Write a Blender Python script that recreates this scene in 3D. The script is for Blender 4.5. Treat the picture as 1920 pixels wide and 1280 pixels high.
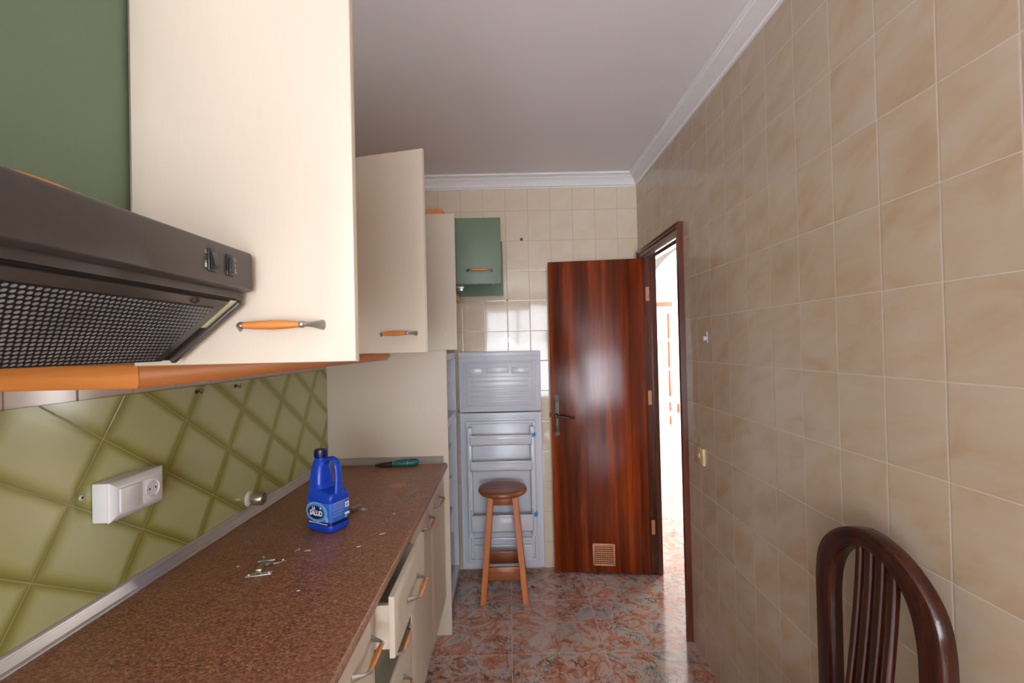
import bpy, bmesh, math, random
from mathutils import Vector, Matrix, Euler
random.seed(7)
PI = math.pi
SC = bpy.context.scene
for o in list(bpy.data.objects):
    bpy.data.objects.remove(o)

# ------------------------------------------------------------------ camera, light, exposure
CAMZ = 1.4696
def cam_axes(y, p, r):
    return (Matrix.Rotation(y, 3, 'Z') @ Matrix.Rotation(p, 3, 'X') @ Matrix.Rotation(r, 3, 'Y'))
Mx = cam_axes(-0.00594, 0.00935, 0.02275)
cd = bpy.data.cameras.new('camera'); cam = bpy.data.objects.new('camera', cd)
SC.collection.objects.link(cam); SC.camera = cam
cd.sensor_width = 36; cd.sensor_fit = 'HORIZONTAL'; cd.lens = 15.972; cd.clip_start = 0.02
R3 = Matrix((Mx.col[0], Mx.col[2], -Mx.col[1])).transposed()
cam.matrix_world = Matrix.Translation((0, 0, CAMZ)) @ R3.to_4x4()

SC.view_settings.view_transform = 'Standard'
SC.view_settings.look = 'None'
SC.view_settings.exposure = 0.07
SC.view_settings.gamma = 1.0
SC.view_settings.use_curve_mapping = False

w = bpy.data.worlds.new('World'); SC.world = w; w.use_nodes = True
w.node_tree.nodes['Background'].inputs[0].default_value = (0.85, 0.93, 1.0, 1)
w.node_tree.nodes['Background'].inputs[1].default_value = 1.0

def area(name, loc, rot, sx, sy, power, col):
    l = bpy.data.lights.new(name, 'AREA'); l.shape = 'RECTANGLE'; l.size = sx; l.size_y = sy
    l.energy = power; l.color = col
    o = bpy.data.objects.new(name, l); o.location = loc; o.rotation_euler = rot
    SC.collection.objects.link(o); return o
# daylight through the kitchen window behind the photographer
area('window_daylight', (0.19, -3.22, 1.36), (math.radians(108), 0, 0), 1.28, 1.8, 112, (0.90, 0.97, 1.09))
# added fill from an invented side opening, brightens right wall and ceiling
area('added_side_fill', (-1.00, -2.15, 1.20), (0, math.radians(-120), 0), 2.0, 1.9, 118, (0.91, 0.97, 1.08))
# daylight through the big window of the living room beyond the hall
area('living_room_daylight', (3.72, 5.35, 1.6), (0, math.radians(68), 0), 2.0, 2.3, 270, (1.0, 0.98, 0.95))
area('hall_daylight', (3.72, 2.6, 1.6), (0, math.radians(70), 0), 1.8, 1.4, 4, (1.0, 0.98, 0.95))
# the flash on the camera, which casts the hard shadows behind the open doors
fl = bpy.data.lights.new('camera_flash', 'SPOT'); fl.energy = 2.6; fl.shadow_soft_size = 0.018
fl.spot_size = math.radians(112); fl.spot_blend = 1.0; fl.color = (1.0, 0.985, 0.96)
flo = bpy.data.objects.new('camera_flash', fl); flo.location = (-0.01, -0.02, 1.555)
flo.rotation_euler = (math.radians(90), 0, 0); SC.collection.objects.link(flo)

# ------------------------------------------------------------------ materials
def srgb(r, g, b):
    f = lambda c: (c/255/12.92) if c/255 <= 0.04045 else ((c/255+0.055)/1.055)**2.4
    return (f(r), f(g), f(b), 1)
MATS = {}
class NT:
    def __init__(s, name):
        m = bpy.data.materials.new(name); m.use_nodes = True
        s.m = m; s.t = m.node_tree; s.b = s.t.nodes['Principled BSDF']; MATS[name] = m
        g = s.n('ShaderNodeNewGeometry'); s.pos = g.outputs['Position']; s.geo = g
    def n(s, k, **kw):
        x = s.t.nodes.new(k)
        for a, v in kw.items(): setattr(x, a, v)
        return x
    def l(s, a, b): s.t.links.new(a, b)
    def put(s, sock, v):
        if isinstance(v, (int, float)): sock.default_value = v
        elif isinstance(v, (tuple, list)): sock.default_value = v
        else: s.l(v, sock)
    def math(s, op, a, b=0.0, c=None):
        x = s.n('ShaderNodeMath', operation=op); s.put(x.inputs[0], a); s.put(x.inputs[1], b)
        if c is not None: s.put(x.inputs[2], c)
        return x.outputs[0]
    def obj(s):
        return s.n('ShaderNodeTexCoord').outputs['Object']
    def map(s, vec, scale=(1,1,1), rot=(0,0,0), loc=(0,0,0)):
        x = s.n('ShaderNodeMapping'); s.l(vec, x.inputs[0])
        x.inputs['Scale'].default_value = scale; x.inputs['Rotation'].default_value = rot
        x.inputs['Location'].default_value = loc; return x.outputs[0]
    def noise(s, vec, scale, detail=3, rough=0.5, dist=0.0, out=0):
        x = s.n('ShaderNodeTexNoise'); s.l(vec, x.inputs['Vector'])
        x.inputs['Scale'].default_value = scale; x.inputs['Detail'].default_value = detail
        x.inputs['Roughness'].default_value = rough; x.inputs['Distortion'].default_value = dist
        return x.outputs[out]
    def ramp(s, fac, stops, interp='LINEAR'):
        x = s.n('ShaderNodeValToRGB'); s.put(x.inputs[0], fac); cr = x.color_ramp; cr.interpolation = interp
        cr.elements[0].position = stops[0][0]; cr.elements[0].color = stops[0][1]
        cr.elements[1].position = stops[-1][0]; cr.elements[1].color = stops[-1][1]
        for p, c in stops[1:-1]:
            e = cr.elements.new(p); e.color = c
        return x.outputs[0]
    def mix(s, fac, a, b, mode='MIX'):
        x = s.n('ShaderNodeMix', data_type='RGBA', blend_type=mode)
        s.put(x.inputs[0], fac); s.put(x.inputs[6], a); s.put(x.inputs[7], b); return x.outputs[2]
    def bump(s, h, strength=0.3, dist=0.002, normal=None):
        x = s.n('ShaderNodeBump'); x.inputs['Strength'].default_value = strength
        x.inputs['Distance'].default_value = dist; s.l(h, x.inputs['Height'])
        if normal is not None: s.l(normal, x.inputs['Normal'])
        return x.outputs[0]
    def fin(s, col=None, rough=None, metal=None, normal=None, **kw):
        if col is not None: s.put(s.b.inputs['Base Color'], col)
        if rough is not None: s.put(s.b.inputs['Roughness'], rough)
        if metal is not None: s.put(s.b.inputs['Metallic'], metal)
        if normal is not None: s.l(normal, s.b.inputs['Normal'])
        for k, v in kw.items(): s.put(s.b.inputs[k.replace('_', ' ')], v)
        return s.m
def plain(name, col, rough=0.5, metal=0.0, nz=0.04, scale=30, **kw):
    t = NT(name); v = t.noise(t.obj(), scale, 3)
    lo = tuple(c*(1-nz) for c in col[:3])+(1,); hi = tuple(min(1, c*(1+nz)) for c in col[:3])+(1,)
    return t.fin(t.ramp(v, [(0.3, lo), (0.7, hi)]), rough, metal, **kw)

def sep(t, vec):
    x = t.n('ShaderNodeSeparateXYZ'); t.l(vec, x.inputs[0]); return x.outputs
def grid(t, u, v, gw_u, gw_v):
    """u, v in tile units -> (edge mask 0..1, id vector, edge distances)"""
    fu = t.math('FRACT', u); fv = t.math('FRACT', v)
    du = t.math('MINIMUM', fu, t.math('SUBTRACT', 1.0, fu))
    dv = t.math('MINIMUM', fv, t.math('SUBTRACT', 1.0, fv))
    eu = t.math('LESS_THAN', du, gw_u); ev = t.math('LESS_THAN', dv, gw_v)
    m = t.math('MAXIMUM', eu, ev)
    c = t.n('ShaderNodeCombineXYZ'); t.l(t.math('FLOOR', u), c.inputs[0]); t.l(t.math('FLOOR', v), c.inputs[1])
    wn = t.n('ShaderNodeTexWhiteNoise', noise_dimensions='2D'); t.l(c.outputs[0], wn.inputs[0])
    return m, wn, du, dv, fu, fv
def tile_normal(t, wn, amt):
    """every tile sits a fraction of a degree out of true"""
    a = t.n('ShaderNodeVectorMath', operation='SUBTRACT'); t.l(wn.outputs['Color'], a.inputs[0]); a.inputs[1].default_value = (.5,.5,.5)
    b = t.n('ShaderNodeVectorMath', operation='SCALE'); t.l(a.outputs[0], b.inputs[0]); b.inputs['Scale'].default_value = amt
    c = t.n('ShaderNodeVectorMath', operation='ADD'); t.l(b.outputs[0], c.inputs[0]); t.l(t.geo.outputs['Normal'], c.inputs[1])
    d = t.n('ShaderNodeVectorMath', operation='NORMALIZE'); t.l(c.outputs[0], d.inputs[0]); return d.outputs[0]

def wall_tile(name, axis, o, s, oz, grout, tilt, base, warm, ocol=None, rough=0.13):
    t = NT(name); p = sep(t, t.pos)
    wob = t.math('MULTIPLY', t.math('SUBTRACT', t.noise(t.pos, 9, 2), 0.5), 0.012)
    u = t.math('ADD', t.math('DIVIDE', t.math('SUBTRACT', p[axis], o), s), wob)
    v = t.math('ADD', t.math('DIVIDE', t.math('SUBTRACT', p[2], oz), 0.2), wob)
    m, wn, du, dv, fu, fv = grid(t, u, v, 0.0085, 0.0065)
    off = t.n('ShaderNodeVectorMath', operation='SCALE'); t.l(wn.outputs['Color'], off.inputs[0]); off.inputs['Scale'].default_value = 7
    ad = t.n('ShaderNodeVectorMath', operation='ADD'); t.l(off.outputs[0], ad.inputs[0]); t.l(t.pos, ad.inputs[1])
    st = t.map(ad.outputs[0], (1, 1, 1), (0.5, 0.6, 0.6))
    n1 = t.noise(t.map(st, (1, 0.45, 1.6)), 8, 4, 0.55, 0.6)
    col = t.ramp(n1, [(0.30, base), (0.52, tuple((a+b)/2 for a, b in zip(base, warm))), (0.72, warm)])
    col = t.mix(t.math('MULTIPLY', wn.outputs['Value'], 0.10), col, (base[0]*.75, base[1]*.72, base[2]*.66, 1))
    g2 = t.noise(t.pos, 40, 2)
    gc = t.mix(g2, grout, tuple(c*0.8 for c in grout[:3])+(1,))
    col = t.mix(m, col, gc)
    edge = t.math('MINIMUM', t.math('MULTIPLY', du, 14), t.math('MULTIPLY', dv, 18))
    edge = t.math('MINIMUM', edge, 0.35)
    h = t.math('ADD', edge, t.math('MULTIPLY', t.noise(t.pos, 14, 2), 0.10))
    nrm = t.bump(h, 0.35, 0.003, tile_normal(t, wn, tilt))
    r = t.math('ADD', rough, t.math('MULTIPLY', m, 0.5))
    return t.fin(col, r, normal=nrm, Specular_IOR_Level=0.5)
CREAM = srgb(200, 184, 163); WARM = srgb(189, 163, 131)
M_tile_r = wall_tile('glazed_wall_tile_right', 1, 0.7545, 0.14894, 2.1775, srgb(214, 200, 184), 0.004, CREAM, WARM)
M_tile_b = wall_tile('glazed_wall_tile_back', 0, -0.00755, 0.14894, 2.3666, srgb(196, 170, 145), 0.011, srgb(224, 210, 190), srgb(220, 200, 170), rough=0.06)
M_tile_l = wall_tile('glazed_wall_tile_left', 1, 0.871, 0.1468, 2.27, srgb(170, 130, 110), 0.004, srgb(205, 190, 176), srgb(200, 178, 160))

# green bevelled splash-back tiles laid on the skew
def splash():
    t = NT('green_skew_tile'); p = sep(t, t.pos)
    y = t.math('SUBTRACT', p[1], 1.342); z = t.math('SUBTRACT', p[2], 1.2716)
    e1 = (0.191, -0.128); e2 = (0.080, 0.1265); det = e1[0]*e2[1]-e1[1]*e2[0]
    u = t.math('ADD', t.math('MULTIPLY', y, e2[1]/det), t.math('MULTIPLY', z, -e2[0]/det))
    v = t.math('ADD', t.math('MULTIPLY', y, -e1[1]/det), t.math('MULTIPLY', z, e1[0]/det))
    m, wn, du, dv, fu, fv = grid(t, u, v, 0.0055, 0.0085)
    n1 = t.noise(t.pos, 7, 3, 0.5, 0.4)
    wgt = t.math('ADD', 0.6, t.math('MULTIPLY', n1, 1.1))
    # hand-sprayed dark rim, wider on two sides of every tile
    ru = t.math('MINIMUM', t.math('MULTIPLY', fu, 5.5), t.math('MULTIPLY', t.math('SUBTRACT', 1.0, fu), 9.0))
    rv = t.math('MINIMUM', t.math('MULTIPLY', fv, 4.0), t.math('MULTIPLY', t.math('SUBTRACT', 1.0, fv), 6.5))
    r = t.math('MULTIPLY', t.math('MINIMUM', ru, rv), wgt)
    col = t.ramp(r, [(0.0, srgb(116, 112, 30)), (0.30, srgb(146, 144, 66)), (0.7, srgb(176, 175, 112)), (1.0, srgb(188, 188, 138))])
    col = t.mix(t.math('MULTIPLY', t.noise(t.pos, 3.0, 2), 0.35), col, srgb(172, 174, 112))
    col = t.mix(m, col, srgb(164, 158, 104))
    edge = t.math('MINIMUM', t.math('MINIMUM', t.math('MULTIPLY', du, 30), t.math('MULTIPLY', dv, 20)), 0.4)
    nrm = t.bump(edge, 0.22, 0.002, tile_normal(t, wn, 0.006))
    return t.fin(col, t.math('ADD', 0.16, t.math('MULTIPLY', m, 0.4)), normal=nrm)
M_splash = splash()

def floor_mat():
    t = NT('veined_pink_marble_floor'); p = sep(t, t.pos)
    u = t.math('DIVIDE', t.math('SUBTRACT', p[0], -0.02), 0.4469)
    v = t.math('DIVIDE', t.math('SUBTRACT', p[1], 2.6303), 0.4526)
    m, wn, du, dv, fu, fv = grid(t, u, v, 0.0045, 0.0045)
    off = t.n('ShaderNodeVectorMath', operation='SCALE'); t.l(wn.outputs['Color'], off.inputs[0]); off.inputs['Scale'].default_value = 5
    ad = t.n('ShaderNodeVectorMath', operation='ADD'); t.l(off.outputs[0], ad.inputs[0]); t.l(t.pos, ad.inputs[1])
    q = ad.outputs[0]
    n1 = t.noise(q, 6.5, 6, 0.6, 1.6)
    col = t.ramp(n1, [(0.33, srgb(138, 134, 132)), (0.43, srgb(182, 172, 166)), (0.50, srgb(192, 160, 144)), (0.56, srgb(176, 112, 82)), (0.64, srgb(196, 172, 160)), (0.75, srgb(158, 150, 148))])
    n2 = t.noise(q, 14, 4, 0.6, 1.0)
    col = t.mix(t.ramp(n2, [(0.55, (0, 0, 0, 1)), (0.70, (1, 1, 1, 1))]), col, srgb(158, 92, 62))
    # thin dark veins where two fields cross zero
    a = t.math('ABSOLUTE', t.math('SUBTRACT', t.noise(q, 5.5, 5, 0.65, 2.2), 0.5))
    g = t.noise(q, 4, 2)
    va = t.math('MULTIPLY', t.math('LESS_THAN', a, t.math('MULTIPLY', g, 0.016)), t.math('GREATER_THAN', g, 0.47))
    col = t.mix(t.math('MULTIPLY', va, 0.9), col, srgb(48, 38, 36))
    b = t.math('ABSOLUTE', t.math('SUBTRACT', t.noise(q, 11, 4, 0.6, 1.5), 0.5))
    vb = t.math('MULTIPLY', t.math('LESS_THAN', b, 0.006), t.math('GREATER_THAN', n2, 0.48))
    col = t.mix(t.math('MULTIPLY', vb, 0.55), col, srgb(92, 52, 36))
    col = t.mix(m, col, srgb(205, 180, 165))
    col = t.mix(1.0, col, (0.99, 0.98, 0.96, 1), 'MULTIPLY')
    return t.fin(col, t.math('ADD', 0.09, t.math('MULTIPLY', t.noise(t.pos, 18, 3), 0.08)), normal=tile_normal(t, wn, 0.003), Specular_IOR_Level=0.6)
M_floor = floor_mat()

def worktop_mat():
    t = NT('red_granite_laminate'); o = t.pos
    n1 = t.noise(t.map(o, (0.9, 1.3, 1)), 170, 5, 0.72, 0.4)
    n2 = t.noise(o, 9, 4, 0.6)
    col = t.ramp(n1, [(0.34, srgb(74, 48, 37)), (0.45, srgb(126, 82, 58)), (0.54, srgb(156, 104, 76)), (0.66, srgb(192, 146, 118))])
    n3 = t.ramp(t.noise(t.map(o, (1, 1.6, 1)), 26, 5, 0.7), [(0.52, (0, 0, 0, 1)), (0.70, (1, 1, 1, 1))])
    col = t.mix(t.math('MULTIPLY', n2, 0.3), col, srgb(136, 90, 66))
    col = t.mix(t.math('MULTIPLY', n3, 0.42), col, srgb(78, 58, 50))
    # grey scuffed film of dust
    d = t.ramp(t.noise(t.map(o, (3, 0.8, 1)), 5, 5, 0.7), [(0.50, (0, 0, 0, 1)), (0.75, (1, 1, 1, 1))])
    col = t.mix(t.math('MULTIPLY', d, 0.22), col, srgb(170, 145, 130))
    # rust-coloured stains by the far end
    p = sep(t, o)
    def stain(cx, cy, rx, ry):
        x = t.math('DIVIDE', t.math('SUBTRACT', p[0], cx), rx); y = t.math('DIVIDE', t.math('SUBTRACT', p[1], cy), ry)
        r = t.math('ADD', t.math('MULTIPLY', x, x), t.math('MULTIPLY', y, y))
        r = t.math('ADD', r, t.math('MULTIPLY', t.math('SUBTRACT', t.noise(o, 60, 3), 0.5), 2.2))
        return t.math('LESS_THAN', r, 0.9)
    col = t.mix(t.math('MULTIPLY', stain(-0.497, 1.966, 0.040, 0.036), 0.9), col, srgb(196, 112, 44))
    col = t.mix(t.math('MULTIPLY', stain(-0.668, 2.203, 0.024, 0.016), 0.8), col, srgb(110, 56, 22))
    return t.fin(col, t.math('ADD', 0.30, t.math('MULTIPLY', n1, 0.12)), Specular_IOR_Level=0.45)
M_work = worktop_mat()

def wood(name, dark, mid, light, axis, scale=1.0, rough=0.3, fine=60, coat=0.0):
    t = NT(name); o = t.obj()
    sc = [1, 1, 1]; sc[axis] = 0.045
    v = t.map(o, tuple(x*scale for x in sc))
    n1 = t.noise(v, 14, 4, 0.6, 0.3); n2 = t.noise(v, fine*2.2, 3, 0.7)
    col = t.ramp(n1, [(0.30, dark), (0.5, mid), (0.70, light)])
    col = t.mix(t.math('MULTIPLY', t.ramp(n2, [(0.4, (1, 1, 1, 1)), (0.62, (0, 0, 0, 1))]), 0.28), col, dark)
    return t.fin(col, rough, normal=t.bump(n2, 0.05, 0.001), Coat_Weight=coat, Coat_Roughness=0.12)
M_door = wood('varnished_sapele', srgb(60, 21, 6), srgb(118, 44, 11), srgb(166, 72, 22), 2, 1.0, 0.19, coat=0.0)
M_door.node_tree.nodes['Principled BSDF'].inputs['Specular IOR Level'].default_value = 0.42
M_frame = wood('dark_stained_frame_wood', srgb(60, 26, 18), srgb(94, 44, 28), srgb(118, 60, 40), 2, 1.3, 0.22, coat=0.3)
M_beech_y = wood('orange_beech_along', srgb(196, 112, 46), srgb(216, 132, 60), srgb(226, 146, 76), 1, 1.2, 0.45, fine=40)
M_beech_x = wood('orange_beech_across', srgb(186, 106, 42), srgb(204, 124, 54), srgb(214, 138, 70), 0, 1.2, 0.45, fine=40)
M_stool = wood('honey_pine', srgb(150, 76, 24), srgb(186, 102, 38), srgb(204, 122, 56), 2, 1.5, 0.35, fine=45)
M_stool_top = wood('honey_pine_seat', srgb(124, 66, 32), srgb(150, 86, 46), srgb(168, 102, 60), 0, 1.5, 0.3, fine=45)
M_chair = wood('dark_walnut_lacquer', srgb(34, 12, 7), srgb(54, 21, 11), srgb(80, 34, 17), 2, 1.4, 0.17, coat=0.0)
M_chair.node_tree.nodes['Principled BSDF'].inputs['Specular IOR Level'].default_value = 0.5
M_hallwood = wood('bright_orange_pine', srgb(150, 58, 22), srgb(168, 68, 26), srgb(184, 80, 34), 2, 1.0, 0.5)

def laminate(name, base, nz):
    t = NT(name); o = t.obj()
    n = t.noise(t.map(o, (60, 60, 5)), 5, 4, 0.6)
    lo = tuple(c*(1-nz) for c in base[:3])+(1,); hi = tuple(min(1, c*(1+nz*0.6)) for c in base[:3])+(1,)
    return t.fin(t.ramp(n, [(0.3, lo), (0.7, hi)]), 0.42, normal=t.bump(n, 0.05, 0.0006), Specular_IOR_Level=0.35)
M_cream = laminate('cream_laminate', srgb(204, 191, 173), 0.014)
M_green = laminate('sage_green_laminate', srgb(104, 122, 100), 0.02)
M_olive = laminate('dark_olive_laminate', srgb(92, 94, 72), 0.02)
M_carc = plain('cream_melamine', srgb(214, 200, 180), 0.45)
M_ceil = plain('matt_white_ceiling_paint', srgb(236, 233, 234), 0.9, nz=0.015, scale=3)
M_plaster = plain('white_plaster_cornice', srgb(232, 229, 227), 0.7, nz=0.02)
M_hallwall = plain('white_hall_paint', srgb(245, 243, 240), 0.85, nz=0.01, scale=3)
M_hood = plain('brown_enamelled_metal', srgb(76, 70, 66), 0.33, 0.15, nz=0.05, scale=120)
M_black = plain('black_plastic', srgb(32, 32, 34), 0.3)
M_dark = plain('painted_void_dark', srgb(16, 13, 12), 0.6)  # near-black colour standing in for the shade inside gaps and holes
M_mark = plain('white_print', srgb(215, 215, 210), 0.6)
M_diff = plain('yellowed_plastic', srgb(208, 208, 176), 0.4)
M_steel = plain('satin_steel', srgb(206, 204, 198), 0.32, 0.75, nz=0.08)
M_pewter = plain('pewter_bracket', srgb(166, 162, 154), 0.33, 0.8, nz=0.1)
M_alu = plain('brushed_aluminium', srgb(180, 174, 170), 0.28, 0.6, nz=0.04)
M_brass = plain('aged_brass', srgb(168, 132, 50), 0.35, 0.45, nz=0.2)
M_bronze = plain('dark_bronze', srgb(66, 54, 40), 0.42, 0.35, nz=0.2)
M_nickel = plain('tarnished_nickel', srgb(168, 162, 140), 0.3, 0.8, nz=0.12)
M_copper = plain('coppery_hinge', srgb(206, 150, 116), 0.4, 0.6, nz=0.1)
M_white = plain('white_plastic', srgb(226, 226, 228), 0.3, nz=0.01)
M_ivory = plain('ivory_plastic', srgb(206, 180, 134), 0.35, nz=0.02)
M_fridge = plain('fridge_white_enamel', srgb(208, 211, 220), 0.28, nz=0.01)
M_liner = plain('fridge_white_liner', srgb(204, 206, 214), 0.25, nz=0.01)
M_gasket = plain('grey_gasket', srgb(168, 172, 182), 0.5, nz=0.03)
M_bluetape = plain('blue_tape', srgb(46, 120, 196), 0.5)
M_rust = plain('rusty_steel', srgb(62, 42, 30), 0.55, 0.5, nz=0.35, scale=90)
M_teal = plain('teal_grip_plastic', srgb(12, 104, 104), 0.35, nz=0.1)
M_tealpale = plain('pale_teal_edge', srgb(110, 170, 160), 0.4)
M_bottle = plain('blue_bottle_plastic', srgb(18, 68, 192), 0.3, nz=0.03, Subsurface_Weight=0.05, Subsurface_Radius=(.002, .004, .01))
M_cap = plain('navy_cap_plastic', srgb(14, 18, 78), 0.25)
M_lab = plain('label_mid_blue', srgb(48, 108, 204), 0.35, nz=0.10, scale=25)
M_labnavy = plain('label_navy', srgb(16, 22, 84), 0.35)
M_labcyan = plain('label_cyan', srgb(64, 172, 218), 0.35, nz=0.2, scale=40)
M_lablav = plain('label_lavender', srgb(150, 170, 232), 0.35, nz=0.15, scale=40)
M_labwhite = plain('label_white', srgb(240, 240, 248), 0.35)
M_labyel = plain('label_yellow', srgb(190, 196, 90), 0.35)
M_chalk = plain('white_filler', srgb(216, 212, 204), 0.9, nz=0.08, scale=150)
M_brownspot = plain('brown_plug', srgb(132, 72, 48), 0.6)
M_redleaf = plain('dark_red_scrap', srgb(92, 22, 16), 0.6)
M_glass = None
def clear(name, col, alpha_rough=0.05, tr=0.9):
    t = NT(name); t.b.inputs['Transmission Weight'].default_value = tr
    return t.fin(col, alpha_rough, IOR=1.45)
M_clear = clear('clear_tray_plastic', (0.90, 0.91, 0.95, 1), 0.12, 0.38)
M_glass = clear('window_glass', (1, 1, 1, 1), 0.0, 1.0)
M_hookclear = clear('milky_hook_plastic', (0.85, 0.87, 0.9, 1), 0.25, 0.5)

def filter_mat():
    t = NT('perforated_filter_grille'); p = sep(t, t.obj())
    pit = 0.0072
    u = t.math('DIVIDE', p[1], pit); v = t.math('DIVIDE', p[0], pit*0.9)
    row = t.math('FLOOR', v); u = t.math('ADD', u, t.math('MULTIPLY', t.math('MODULO', t.math('ABSOLUTE', row), 2.0), 0.5))
    fu = t.math('SUBTRACT', t.math('FRACT', u), 0.5); fv = t.math('SUBTRACT', t.math('FRACT', v), 0.5)
    d = t.math('SQRT', t.math('ADD', t.math('MULTIPLY', fu, fu), t.math('MULTIPLY', fv, fv)))
    hole = t.math('LESS_THAN', d, 0.35)
    dirt = t.noise(t.obj(), 9, 3)
    mesh = t.mix(t.ramp(dirt, [(0.42, (0, 0, 0, 1)), (0.72, (1, 1, 1, 1))]), srgb(150, 152, 156), srgb(84, 76, 64))
    fib = t.noise(t.obj(), 500, 2)
    mesh = t.mix(t.math('MULTIPLY', fib, 0.5), mesh, srgb(150, 150, 150))
    col = t.mix(hole, srgb(38, 38, 42), mesh)
    return t.fin(col, t.math('ADD', 0.35, t.math('MULTIPLY', hole, 0.35)), 0.1, normal=t.bump(t.ramp(d, [(0.30, (0, 0, 0, 1)), (0.40, (1, 1, 1, 1))]), 0.8, 0.002))
M_filter = filter_mat()

# ------------------------------------------------------------------ mesh helpers
class MB:
    def __init__(s): s.bm = bmesh.new(); s.mats = []; s.mi = 0
    def use(s, m):
        if m not in s.mats: s.mats.append(m)
        s.mi = s.mats.index(m); return s
    def _own(s, faces, smooth=False):
        for f in faces: f.material_index = s.mi; f.smooth = smooth
    def box(s, x0, x1, y0, y1, z0, z1, bev=0.0, seg=2, mat=None):
        r = bmesh.ops.create_cube(s.bm, size=1.0)
        vs = r['verts']
        for v in vs:
            v.co = Vector(((x0+x1)/2+v.co.x*(x1-x0), (y0+y1)/2+v.co.y*(y1-y0), (z0+z1)/2+v.co.z*(z1-z0)))
        fs = {f for v in vs for f in v.link_faces}
        if bev > 0:
            es = list({e for v in vs for e in v.link_edges})
            r2 = bmesh.ops.bevel(s.bm, geom=es, offset=bev, segments=seg, affect='EDGES', profile=0.5)
            fs |= set(r2['faces'])
            fs = {f for f in fs if f.is_valid}
        if mat is not None:
            vv = {v for f in fs for v in f.verts}
            for v in vv: v.co = mat @ v.co
        s._own(fs, bev > 0); return s
    def prism(s, pts, plane, a, b, smooth=False):
        """closed profile pts in a plane ('xz','yz','xy') extruded along the third axis from a to b"""
        def P(p, t):
            return {'xz': (p[0], t, p[1]), 'yz': (t, p[0], p[1]), 'xy': (p[0], p[1], t)}[plane]
        A = [s.bm.verts.new(P(p, a)) for p in pts]; B = [s.bm.verts.new(P(p, b)) for p in pts]
        fs = [s.bm.faces.new(A), s.bm.faces.new(B)]
        s._own(fs)
        n = len(pts); side = []
        for i in range(n):
            side.append(s.bm.faces.new((A[i], A[(i+1) % n], B[(i+1) % n], B[i])))
        s._own(side, smooth); return s
    def rings(s, rings, cap=True, smooth=True, closed=True):
        R = [[s.bm.verts.new(p) for p in r] for r in rings]; fs = []
        n = len(R[0])
        for k in range(len(R)-1):
            for i in range(n if closed else n-1):
                j = (i+1) % n
                fs.append(s.bm.faces.new((R[k][i], R[k][j], R[k+1][j], R[k+1][i])))
        s._own(fs, smooth)
        if cap: s._own([s.bm.faces.new(R[0]), s.bm.faces.new(R[-1])])
        return s
    def tube(s, pts, rad, seg=12, flat=1.0, up=(0, 0, 1), cap=True):
        pts = [Vector(p) for p in pts]; n = len(pts); rr = []
        for i, p in enumerate(pts):
            t = (pts[min(i+1, n-1)]-pts[max(i-1, 0)]).normalized()
            u = Vector(up)
            if abs(t.dot(u)) > 0.95: u = Vector((1, 0, 0)) if abs(t.x) < 0.9 else Vector((0, 1, 0))
            a = t.cross(u).normalized(); b = a.cross(t).normalized()
            r = rad[i] if isinstance(rad, (list, tuple)) else rad
            ra, rb = (r if isinstance(r, (list, tuple)) else (r, r*flat))
            rr.append([p+a*ra*math.cos(2*PI*k/seg)+b*rb*math.sin(2*PI*k/seg) for k in range(seg)])
        return s.rings(rr, cap)
    def cyl(s, p0, p1, r0, r1=None, seg=20):
        return s.tube([p0, p1], [r0, r0 if r1 is None else r1], seg)
    def lathe(s, prof, c=(0, 0, 0), axis='z', seg=32):
        rr = []
        for r, h in prof:
            ring = []
            for k in range(seg):
                a = 2*PI*k/seg; x, y = r*math.cos(a), r*math.sin(a)
                q = {'z': (x, y, h), 'y': (x, h, y), 'x': (h, x, y)}[axis]
                ring.append(Vector(c)+Vector(q))
            rr.append(ring)
        return s.rings(rr, True)
    def quad(s, pts):
        s._own([s.bm.faces.new([s.bm.verts.new(p) for p in pts])]); return s
    def shift(s, v):
        bmesh.ops.translate(s.bm, verts=s.bm.verts, vec=Vector(v)); return s
    def build(s, name, mat=None, parent=None, world=None, loc=None, rot=0.0, bevel=0.0, sharp=True):
        """world = world position of the parent's origin (geometry was given in world coordinates)"""
        if world is not None: s.shift(-Vector(world))
        bmesh.ops.recalc_face_normals(s.bm, faces=s.bm.faces)
        me = bpy.data.meshes.new(name); s.bm.to_mesh(me); s.bm.free(); (me.set_sharp_from_angle(angle=math.radians(38)) if sharp else None)
        for m in (s.mats or [mat]): me.materials.append(m)
        o = bpy.data.objects.new(name, me); SC.collection.objects.link(o)
        if parent is not None: o.parent = parent
        if loc is not None: o.location = loc
        o.rotation_euler = (0, 0, rot)
        if bevel > 0:
            b = o.modifiers.new('bevel', 'BEVEL'); b.width = bevel; b.segments = 2; b.limit_method = 'ANGLE'; b.angle_limit = 0.6
        return o
def tag(o, label, cat, group=None, kind=None):
    o['label'] = label; o['category'] = cat
    if group: o['group'] = group
    if kind: o['kind'] = kind
    return o
def thing(name, loc, label, cat, group=None, rot=0.0):
    o = bpy.data.objects.new(name, None); SC.collection.objects.link(o); o.location = loc
    o.rotation_euler = (0, 0, rot); o.empty_display_size = 0.05
    return tag(o, label, cat, group)
def struct(o, label=None):
    o['kind'] = 'structure'
    if label: o['label'] = label
    return o

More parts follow.
